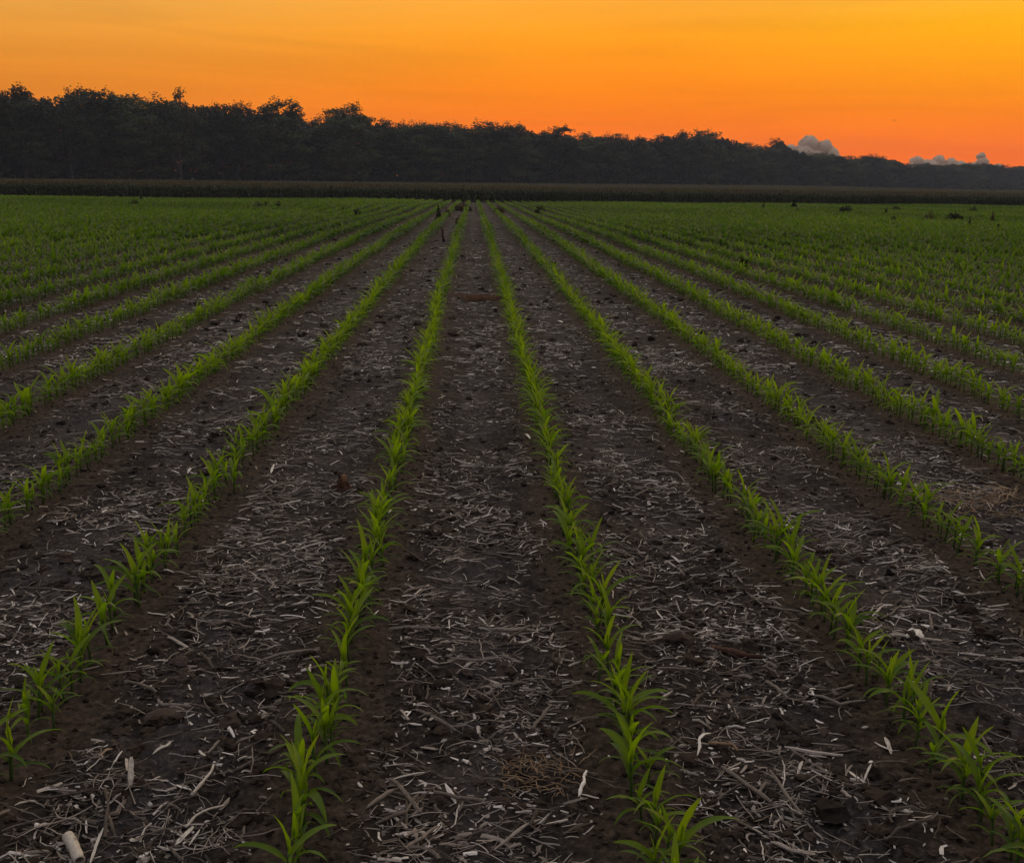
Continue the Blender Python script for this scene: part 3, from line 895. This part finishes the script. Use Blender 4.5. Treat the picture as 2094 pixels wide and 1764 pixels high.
wr_ = np.random.default_rng(23)
WEEDS = [  # px, base py, width px, height px, dry?, label
    (277, 424, 14, 12, 0, 'dark round weed clump, larger of two left in the far field'),
    (289, 413, 10, 12, 0, 'small dark weed just behind the larger round clump'),
    (528, 429, 15, 11, 0, 'low dark weed, leftmost of three in a short line'),
    (543, 428, 14, 9, 0, 'flat topped dark weed, middle of three in a short line'),
    (570, 430, 13, 14, 0, 'upright dark weed, rightmost of three in a short line'),
    (509, 432, 12, 8, 1, 'brownish low weed left of the three weeds in line'),
    (729, 444, 14, 12, 0, 'dark leaning weed halfway between the line of three and centre'),
    (702, 437, 10, 9, 1, 'faint brown weed left of the dark leaning one'),
    (897, 456, 18, 28, 0, 'tall dark weed standing by the stake near the row ends'),
    (913, 444, 18, 16, 1, 'brown bushy weed close behind the tall dark weed'),
    (946, 431, 40, 13, 1, 'wide brown dry weed patch where the rows meet'),
    (938, 458, 14, 13, 1, 'rusty weed between the rows below the wide brown patch'),
    (1020, 436, 26, 12, 1, 'tan thin dry weed patch right of where the rows meet'),
    (1104, 437, 16, 13, 0, 'dark weed clump just right of the row ends'),
    (1560, 432, 9, 14, 0, 'narrow upright dark weed at the right of the field'),
    (1580, 427, 16, 8, 1, 'pale brown weed beside the narrow upright one'),
    (1623, 430, 14, 26, 0, 'tallest dark weed reaching into the tall corn band'),
    (1630, 438, 16, 12, 1, 'brown weed at the foot of the tallest dark weed'),
    (1700, 431, 12, 8, 1, 'low brown weed left of the dark egg shaped clump'),
    (1729, 438, 20, 13, 0, 'dark egg shaped weed clump in the right far field'),
    (1811, 440, 9, 11, 0, 'thin dark weed right of the egg shaped clump'),
    (1831, 433, 13, 8, 0, 'small flat dark weed near the tall corn edge'),
    (1826, 459, 10, 9, 0, 'small dark weed nearer than the thin ones around it'),
    (1900, 456, 24, 24, 1, 'ragged olive weed with two raised stems, right field'),
    (1951, 456, 26, 14, 0, 'broad dark mound of weed in the right field'),
    (1981, 469, 7, 16, 0, 'slender single stem weed right of the broad mound'),
    (1990, 435, 14, 8, 0, 'small dark weed behind the slender single stem'),
    (2028, 461, 16, 30, 1, 'tall feathery brown weed near the right edge'),
    (2040, 476, 7, 12, 0, 'short dark weed stub below the tall feathery one'),
    (1581, 501, 34, 10, 0, 'wide low dark weed mat, nearest in the right field'),
    (1602, 496, 14, 7, 0, 'small dark patch touching the wide low mat'),
    (1516, 556, 20, 14, 0, 'dark leafy weed between rows, closest on the right'),
]
for px, py, wpx, hpx, dry, lab in WEEDS:
    c = at(px, py); dist = float(np.linalg.norm(c - CAM_P))
    k_ = 0.9 if dry else 1.35; w = k_ * wpx / F * dist; h = (0.75 if dry else 1.0) * hpx / F * dist + 0.14
    c[2] = float(ground_z(c[0], c[1]))
    root = empty('weed', c); tag(root, lab, 'weed', 'weeds in the far field')
    n = int(260 + 700 * w * h)
    V, Q = bush_mesh('foliage', wr_, w, h, min(n, 1800), None, 0.13 * max(0.6, min(w, 1.2)), hpx > 1.1 * wpx)
    t_ = np.repeat(np.clip(wr_.normal(0.45, 0.25, len(V) // 4), 0, 1), 4)
    link('foliage', mesh_from('foliage', V, Q, M_WDRY if dry else M_WEED, t_, False), root)
    b = Bag()
    for k in range(5 if wpx > 8 else 2):
        a = wr_.uniform(0, 6.28); q = wr_.uniform(0, 0.35) * w
        P = np.array([[0, 0, -0.02], [q * .4 * math.cos(a), q * .4 * math.sin(a), h * .5], [q * math.cos(a), q * math.sin(a), h * wr_.uniform(.8, 1.15)]])
        V, Q = tube(P, [0.014, 0.011, 0.005], 4); b.add(V, Q, 0.3)
    link('stem', b.mesh('stem', M_WDRY if dry else M_WEED), root)

c = at(908, 494); dist = float(np.linalg.norm(c - CAM_P)); h = 30 / F * dist
c[2] = float(ground_z(c[0], c[1]))
P = np.array([[0.0, 0, -0.03], [-0.02, 0, h * .25], [-0.045, 0.01, h * .5], [-0.035, 0.01, h * .72], [-0.085, 0.0, h]])
V, Q = tube(P, [0.045, 0.034, 0.028, 0.026, 0.014], 8)
o = link('dead_stem', mesh_from('dead_stem', V, Q, M_RUST, dr.uniform(0, 0.4, len(V))), None, c)
tag(o, 'single dark bent dead stem standing among rows left of centre', 'dead stem')


PROF = np.array([(-200, 190), (-60, 186), (0, 184), (30, 186), (60, 180), (90, 194), (130, 196), (152, 184), (185, 182), (230, 190), (265, 198), (330, 204), (370, 187), (400, 208), (440, 216), (490, 211), (530, 223), (572, 208),
                 (612, 222), (640, 242), (656, 252), (672, 240), (702, 217), (742, 222), (762, 248), (800, 248), (850, 251), (900, 254), (940, 252), (965, 263), (1000, 250), (1050, 257), (1100, 266), (1140, 262), (1180, 273), (1240, 275),
                 (1290, 281), (1330, 283), (1380, 276), (1440, 270), (1490, 281), (1530, 296), (1560, 301), (1590, 283), (1615, 300), (1650, 311), (1700, 313), (1740, 321), (1790, 318), (1830, 325), (1855, 341), (1880, 335), (1940, 336), (1970, 333), (2010, 332), (2050, 341), (2094, 337), (2200, 345), (2400, 352)], float)


def wood_depth(px): return 1.0 / (0.00455 - 0.00148 * px / 1047)


# ------------------------------------------------------------------ tall corn
def build_tall():
    r = np.random.default_rng(61)
    bl, bt = Bag(), Bag()
    xs, ys, full = [], [], []
    ex = np.array([1.0, EDGE_K]); ex /= np.linalg.norm(ex); nrm = np.array([-ex[1], ex[0]])
    org = np.array([5.0, corn_edge(5.0)])
    for row in range(105):
        depth = row * 0.76 if row < 14 else (10.6 + (row - 14) * 1.6 if row < 60 else 84 + (row - 60) * 5)
        n = int(330 / (0.17 if row < 4 else (0.24 if row < 14 else 0.42)))
        t = np.linspace(-110, 220, n) + r.uniform(-0.07, 0.07, n)
        p = org[None] + t[:, None] * ex[None] + (depth + r.normal(0, 0.07, n))[:, None] * nrm[None]
        xs.append(p[:, 0]); ys.append(p[:, 1]); full.append(np.full(n, 2 if row < 4 else (1 if row < 14 else 0)))
    x = np.concatenate(xs); y = np.concatenate(ys); fu = np.concatenate(full)
    qx, _, qz = project(np.stack([x, y, grade(y)], -1))
    ok = (y > 40) & (qz < wood_depth(np.clip(qx, -400, 2600)) - 9)
    x, y, fu = x[ok], y[ok], fu[ok]
    z = grade(y); n = len(x)
    hl, hr = [(e_ - t_) / F * float(project(P_[None])[2][0]) for P_, e_, t_ in ((EDGE_L, 404.5, 363.5), (EDGE_R, 424.5, 394.5))]
    H = 0.98 * (hl + (hr - hl) * (x - EDGE_L[0]) / (EDGE_R[0] - EDGE_L[0])) * (1 + 0.03 * gnoise(x * 0.05, y * 0.05, 71)) * r.uniform(0.95, 1.04, n)
    for sel, zf in ((fu >= 0, (0.56, 0.64)), (fu >= 1, (0.42, 0.5)), (fu == 2, (0.05, 0.10, 0.15, 0.20, 0.25, 0.30, 0.35, 0.40, 0.45, 0.55))):
        ids = np.where(sel)[0]
        for f in zf:
            m = len(ids)
            b = np.stack([x[ids], y[ids], z[ids] + H[ids] * (f + r.uniform(-.04, .04, m))], -1)
            V, Q = leaves(b, r.uniform(0, 6.28, m), r.uniform(0.45, 0.75, m), r.uniform(0.06, 0.10, m), np.radians(r.uniform(45, 75, m)), np.radians(r.uniform(70, 130, m)), r.normal(0, .3, m), r.normal(0, .4, m), 3, 2)
            t_ = np.clip(r.normal(0.3 + 0.3 * f, 0.15, m), 0, 1)
            bl.add(V, Q, np.repeat(t_, 8))
    ids = np.where(fu == 2)[0]; m = len(ids)
    w = 0.013
    for dxy in ((w, 0), (0, w)):
        V = np.stack([np.stack([x[ids] - dxy[0], y[ids] - dxy[1], z[ids] - .05], -1), np.stack([x[ids] + dxy[0], y[ids] + dxy[1], z[ids] - .05], -1),
                      np.stack([x[ids] + dxy[0] * .5, y[ids] + dxy[1] * .5, z[ids] + H[ids] * .95], -1), np.stack([x[ids] - dxy[0] * .5, y[ids] - dxy[1] * .5, z[ids] + H[ids] * .95], -1)], 1).reshape(-1, 3)
        bl.add(V, np.arange(m * 4).reshape(-1, 4), 0.3)
    for k in range(9):
        b = np.stack([x, y, z + H * r.uniform(0.62, 0.80, n)], -1)
        V, Q = leaves(b, r.uniform(0, 6.28, n), r.uniform(0.2, 0.40, n), np.full(n, 0.045), np.radians(r.uniform(50, 95, n)), np.radians(r.uniform(0, 45, n)), np.zeros(n), r.normal(0, 1.0, n), 2, 2)
        bt.add(V, Q, np.repeat(np.clip(r.normal(.5, .25, n), 0, 1), 6))
    root = empty('tall_corn', (0, 0, 0))
    tag(root, 'band of tall dark corn with brown tassels along the far edge of the field', 'corn field', kind='stuff')
    link('leaves', bl.mesh('leaves', M_TALL), root)
    link('tassels', bt.mesh('tassels', M_TASSEL), root)


build_tall()


# ------------------------------------------------------------------ the wood
def wood_pt(px, extra=0.0):
    """foot of the tree that shows at px on the wood's front edge"""
    zc = wood_depth(px) + extra
    d = ray(px, 380.0)
    return d[0] * zc, d[1] * zc


def tree_arrays(r, airy=0.0, bushy=1.0):
    """one broadleaf tree of height 1: trunk+limbs and crown cards"""
    Ht = 20.0
    tb = Bag()
    zt = np.linspace(0, 0.72, 9)
    P = np.stack([np.cumsum(r.normal(0, 0.006, 9)), np.cumsum(r.normal(0, 0.006, 9)), zt], -1) * Ht
    P[0, 2] = -0.3
    rad = np.linspace(0.32, 0.07, 9); rad[0] = 0.45
    V, Q = tube(P, rad, 8); tb.add(V, Q, 0.5)
    tips = []
    for k in range(15):
        f = r.uniform(0.22, 0.95); i = f * 8; b = np.array([np.interp(i, np.arange(9), P[:, c]) for c in range(3)])
        a = k * 2.4 + r.normal(0, 0.4); l_ = Ht * r.uniform(0.14, 0.30) * (1.15 - 0.5 * f)
        el = R(r.uniform(12, 60))
        q = np.array([math.cos(a) * math.cos(el), math.sin(a) * math.cos(el), math.sin(el)])
        t_ = np.linspace(0, 1, 5)[:, None]
        L_ = b + t_ * l_ * q + np.array([0, 0, 1]) * (t_ ** 2) * l_ * 0.2 + r.normal(0, 0.1, (5, 3)) * t_
        V, Q = tube(L_, np.linspace(0.13, 0.035, 5), 5, caps=False); tb.add(V, Q, 0.5); tips.append(L_[-1]); tips.append(L_[3])
        for _ in range(2):
            e = L_[-1 - r.integers(0, 2)]; q2 = q + r.normal(0, 0.5, 3); q2[2] = abs(q2[2]); q2 /= np.linalg.norm(q2)
            M = e + t_ * l_ * 0.45 * q2
            V, Q = tube(M, np.linspace(0.05, 0.016, 5), 4); tb.add(V, Q, 0.5); tips.append(M[-1])
    # clump centres fill an uneven crown
    cl = [t for t in tips]
    ncl = int((78 - 36 * airy) * bushy)
    lob = r.uniform(0, 6.28, 4)
    for _ in range(ncl):
        hz = r.uniform(0.08, 0.98)
        rp = (0.26 * math.sin(math.pi * min(1, (hz * 0.86 + 0.10))) ** 0.5) * Ht
        a = r.uniform(0, 6.28)
        rp *= 1 + 0.22 * math.sin(3 * a + lob[0] + hz * 5) + 0.12 * math.sin(5 * a + lob[1] - hz * 9)
        q = rp * r.random() ** 0.45
        cl.append(np.array([math.cos(a) * q, math.sin(a) * q, hz * Ht]))
    cl = np.array(cl)
    PP, ss, tt_ = [], [], []
    for c_ in cl:
        m = int(r.uniform(50, 100) * (1 - 0.35 * airy)); rd = r.uniform(0.7, 1.5)
        d = r.normal(0, 1, (m, 3)); d /= np.linalg.norm(d, axis=1)[:, None]
        p = c_ + d * (r.random((m, 1)) ** 0.5) * rd * np.array([1.15, 1.15, 0.75])
        PP.append(p); ss.append(r.uniform(0.26, 0.55, m)); tt_.append(np.full(m, r.normal(0.5, 0.2)) + r.normal(0, 0.14, m))
    for _ in range(40):                              # sprigs that break the crown's outline
        c_ = cl[r.integers(len(cl))]
        if c_[2] < 0.45 * Ht: continue
        q = c_ - np.array([0, 0, 0.55 * Ht]); q = q / (np.linalg.norm(q) + 1e-6) + r.normal(0, 0.35, 3) + np.array([0, 0, 0.35]); q /= np.linalg.norm(q)
        m = r.integers(18, 34); l_ = r.uniform(0.7, 1.5)
        PP.append(c_ + q * (0.6 + l_ * r.random((m, 1))) + r.normal(0, 0.30, (m, 3))); ss.append(r.uniform(0.24, 0.45, m)); tt_.append(np.full(m, 0.55))
    PP = np.concatenate(PP); ss = np.concatenate(ss); tt_ = np.clip(np.concatenate(tt_), 0, 1)
    ok = PP[:, 2] > 0.4
    PP, ss, tt_ = PP[ok], ss[ok], tt_[ok]
    top = np.percentile(PP[:, 2], 99.3)
    V, Q = cards(PP, ss, r, 0.75)
    return tb, V, Q, np.repeat(tt_, 4), top


tr = np.random.default_rng(31)
KINDS = []
for i in range(9):
    tb, V, Q, t_, top = tree_arrays(np.random.default_rng(300 + i), airy=(0.0 if i < 6 else 0.9), bushy=1.2 if i < 6 else 0.75)
    KINDS.append((tb.mesh('trunk', M_BARK), mesh_from('crown', V, Q, M_TREE, t_, False), top))

LAND = [  # px, kind (6.. = open crown), label
    (58, 0, 'tall ragged topped tree near the left end of the wood'),
    (152, 6, 'thin topped tree with bare twigs above the left wood'),
    (205, 1, 'broad flat crowned tree right of the bare twigged one'),
    (370, 7, 'tree with a small leafy tuft rising over the left wood'),
    (490, 8, 'tree with a spiky open top in the left half of the wood'),
    (572, 2, 'dome crowned tree just left of the notch in the wood'),
    (710, 3, 'round topped tree rising right beside the notch in the wood'),
    (1000, 4, 'low ragged tree over the gap of light at mid wood'),
    (1140, 5, 'small pointed tree a little right of mid wood'),
    (1440, 1, 'broad swelling tree highest in the right half of the wood'),
    (1590, 8, 'lone open airy tree standing up beside the grey cloud'),
    (1795, 7, 'loose see through tree between the two clouds'),
    (1980, 2, 'wide low domed hazy tree in the far right wood'),
]
pxs = []
px = -170.0
while px < 2330:
    pxs.append(px)
    step = (74 - 34 * np.clip(px / 2094, 0, 1)) * tr.uniform(0.75, 1.25)
    px += step
items = {i: [p, int(tr.integers(0, 6)), None] for i, p in enumerate(pxs)}
for lp, kd, lab in LAND:
    i = min((j for j in items if items[j][2] is None), key=lambda j: abs(items[j][0] - lp))
    items[i] = [lp, kd, lab]
seq = sorted(items.values(), key=lambda v: v[0])
marks = [(i, v[2]) for i, v in enumerate(seq) if v[2]]
SHORT = {l: s for (_, _, l), s in zip(LAND, ['tall ragged topped tree', 'bare twigged tree', 'broad flat crowned tree', 'tree with leafy tuft', 'spiky open topped tree', 'dome crowned tree', 'round topped tree', 'low ragged tree at the light gap', 'small pointed tree', 'broad swelling tree', 'lone airy tree', 'loose see through tree', 'wide low domed tree'])}
ORDN = ['first', 'second', 'third', 'fourth', 'fifth', 'sixth', 'seventh', 'eighth']
for i, (p, kd, lab) in enumerate(seq):
    if lab is None:
        prev = [(j, l) for j, l in marks if j < i]; nxt = [(j, l) for j, l in marks if j > i]
        if not prev:
            lab = f'dense dark tree, {ORDN[nxt[0][0] - i - 1]} to the left of the tall ragged topped tree'
        else:
            j, l = prev[-1]
            if nxt and nxt[0][0] - i < i - j:
                lab = f'dense dark tree, {ORDN[nxt[0][0] - i - 1]} left of the {SHORT[nxt[0][1]]}'
            else:
                lab = f'dense dark tree, {ORDN[min(7, i - j - 1)]} right of the {SHORT[l]}'
    x, y = wood_pt(p, extra=tr.uniform(-4, 5))
    z = float(grade(y))
    top_px = np.interp(p, PROF[:, 0], PROF[:, 1]) + tr.uniform(-1, 3)
    # real height that reaches the skyline there
    lo, hi = 4.0, 45.0
    for _ in range(40):
        m = (lo + hi) / 2
        if project(np.array([[x, y, z + m]]))[1][0] > top_px: lo = m
        else: hi = m
    tm, cm, top = KINDS[kd]
    root = empty('tree', (x, y, z))
    k = lo / top
    fat = min(1.75, (74 - 34 * np.clip(p / 2094, 0, 1)) / F * wood_depth(p) * 1.85 / 10.4) * tr.uniform(0.9, 1.15)
    if kd >= 6: fat *= 0.8
    root.scale = (fat, fat, k); root.rotation_euler = (0, 0, tr.uniform(0, 6.28))
    tag(root, lab, 'tree', 'trees along the front of the wood')
    link('trunk', tm, root); link('crown', cm, root)


def build_wood_mass():
    """trees deeper in the wood and its undergrowth: one dark mass with chinks"""
    r = np.random.default_rng(91)
    n = 360000
    p = r.uniform(-260, 2450, n)
    ex = 5 + 22 * r.random(n)
    zc = wood_depth(p) + ex
    D = np.stack([(p - W_REF / 2) / F, np.full(n, -(380 - HREF / 2) / F), np.full(n, -1.0)], -1) @ RCn.T
    x = D[:, 0] * zc; y = D[:, 1] * zc
    z0 = grade(y)
    # local height of the wood
    tp = np.interp(p, PROF[:, 0], PROF[:, 1])
    v = project(np.stack([x, y, z0], -1))[1]
    Hh = (v - tp) / F * zc * (0.86 + 0.08 * gnoise(p * 0.02, ex * 0.1, 81) + 0.07 * gnoise(p * 0.09, ex * 0.3, 85))
    h = r.random(n) ** 0.9 * Hh
    tl = p / 90.0 * 9
    keep = (gnoise(tl * 0.45, h * 0.30, 82) + 0.35 * gnoise(tl * 1.3, h * 0.9, 83) + 0.35 * gnoise(tl * 1.6, ex * 0.4, 84)) > -0.82 - 1.6 * np.clip((p - 900) / 500, 0, 1)
    under = h < 1.6
    keep |= under
    P = np.stack([x, y, z0 + h], -1)[keep]
    V, Q = cards(P, r.uniform(0.45, 0.95, len(P)) * np.clip(zc[keep] / 270, 1, 2.2), r, 0.8)
    t_ = np.repeat(np.clip(r.normal(0.16, 0.1, len(P)), 0, 1), 4)
    root = link('wood', mesh_from('wood', V, Q, M_TREE, t_, False))
    tag(root, 'dark mass of deeper trees and undergrowth behind the front trees', 'wood', kind='stuff')


build_wood_mass()


# ------------------------------------------------------------------ clouds
def cloud(label, puffs, dist):
    """puffs: (px, py, radius px) seen on the cloud's face; a billowed solid body at dist"""
    import bmesh
    r = np.random.default_rng(int(puffs[0][0]))
    bm = bmesh.new(); bmesh.ops.create_icosphere(bm, subdivisions=3, radius=1.0)
    SV = np.array([v.co[:] for v in bm.verts]); ST = np.array([[v.index for v in f.verts] for f in bm.faces]); bm.free()
    VV, TT, off = [], [], 0
    small = []
    for px, py, rp in puffs:
        for _ in range(26):
            a = r.uniform(-0.15, math.pi + 0.15); small.append((px + math.cos(a) * rp * 0.86, py - math.sin(a) * rp * 0.86, rp * r.uniform(0.12, 0.36)))
    for px, py, rp in list(puffs) + small:
        d = ray(px, py); rad = rp / F * dist
        for q in range(3 if rp > 6 else 1):
            c_ = d * dist * 1.0 + np.array([r.normal(0, 0.25), r.uniform(0, 1.4) + q * .5, r.normal(0, 0.12)]) * rad * (q > 0)
            rr_ = rad * (1 if q == 0 else r.uniform(0.6, 0.9))
            ph = r.uniform(0, 6, 6)
            bump = 1 + 0.07 * np.sin(SV[:, 0] * 6 + ph[0]) * np.sin(SV[:, 2] * 6 + ph[1]) + 0.05 * np.sin(SV[:, 0] * 13 + ph[2]) * np.sin(SV[:, 2] * 12 + SV[:, 1] * 11 + ph[3]) + 0.03 * np.sin(SV[:, 0] * 27 + ph[4]) * np.sin(SV[:, 2] * 25 + ph[5])
            VV.append(SV * bump[:, None] * rr_ + CAM_P * 0 + c_ + np.array([0, 0, CAM_H])); TT.append(ST + off); off += len(SV)
    V = np.concatenate(VV); c_ = V.mean(0)
    o = link('cloud', mesh_from('cloud', V - c_, None, M_CLOUD, None, True, np.concatenate(TT)), None, c_)
    tag(o, label, 'cloud')


cloud('beige grey billowing cloud just right of the airy tree', [(1618, 308, 11), (1655, 298, 18), (1645, 320, 22), (1688, 303, 15), (1700, 320, 16), (1668, 330, 22), (1716, 330, 10), (1610, 318, 12)], 6000.0)
cloud('long low beige grey cloud at the far right horizon', [(1877, 332, 11), (1868, 347, 13), (1892, 340, 12), (1920, 331, 12), (1905, 348, 18), (1945, 337, 12), (1965, 345, 14), (2008, 320, 7), (2010, 333, 11), (1990, 346, 12), (2040, 346, 10), (1930, 354, 18), (2020, 356, 15)], 6600.0)


# ------------------------------------------------------------------ bird
def bird():
    d = ray(1828.5, 247.0); c_ = d * 160 + np.array([0, 0, CAM_H])
    root = empty('bird', c_); tag(root, 'tiny dark bird flying high in the orange sky at right', 'bird')
    V, Q = tube(np.array([[-.16, 0, 0], [-.10, 0, .01], [0, 0, .015], [.10, 0, .02], [.15, 0, .03], [.19, 0, .025]]), [0.015, .045, .06, .045, .04, .01], 8)
    link('body', mesh_from('body', V, Q, M_BIRD, np.full(len(V), .3)), root)
    for s in (1, -1):
        P = np.array([[0.06, 0.03 * s, .03], [-.05, 0.03 * s, .02], [0.08, .2 * s, .12], [-.06, .2 * s, .10], [0.0, .42 * s, .05], [-.06, .42 * s, .045]])
        V = np.concatenate([P, P + [0, 0, .012]])
        Q = [[0, 2, 3, 1], [2, 4, 5, 3], [6, 7, 9, 8], [8, 9, 11, 10], [0, 6, 8, 2], [2, 8, 10, 4], [1, 3, 9, 7], [3, 5, 11, 9], [4, 10, 11, 5], [0, 1, 7, 6]]
        link('wing', mesh_from('wing', V, Q, M_BIRD, np.full(12, .2)), root)
    root.rotation_euler = (R(10), R(-8), R(60))


bird()


# ------------------------------------------------------------------ haze
def haze(density):
    m, nt = new_mat('haze_air'); n = N(nt)
    v = n.node('ShaderNodeVolumePrincipled')
    v.inputs['Color'].default_value = (0.60, 0.70, 0.86, 1)
    v.inputs['Density'].default_value = density
    v.inputs['Anisotropy'].default_value = 0.0
    o = n.node('ShaderNodeOutputMaterial'); n.l(v.outputs[0], o.inputs['Volume'])
    x0, x1, y0, y1, z0, z1 = -330, 560, -40, 760, -3.2, 29
    V = np.array([[x, y, z] for z in (z0, z1) for y in (y0, y1) for x in (x0, x1)], float)
    Q = [[0, 2, 3, 1], [4, 5, 7, 6], [0, 1, 5, 4], [2, 6, 7, 3], [0, 4, 6, 2], [1, 3, 7, 5]]
    o = link('haze', mesh_from('haze', V, Q, m, None, False))
    tag(o, 'thin evening haze lying over the field and wood', 'haze', kind='stuff')


HAZE = True
if HAZE: haze(0.00023)

# ------------------------------------------------------------------ render settings
SC.view_settings.view_transform = 'Standard'
SC.view_settings.look = 'None'
SC.view_settings.exposure = 0.0
SC.view_settings.gamma = 1.0
SC.view_settings.use_curve_mapping = False
SC.cycles.max_bounces = 6
SC.cycles.diffuse_bounces = 3
SC.cycles.transmission_bounces = 3
SC.cycles.glossy_bounces = 2
SC.cycles.volume_bounces = 0
SC.cycles.use_denoising = True
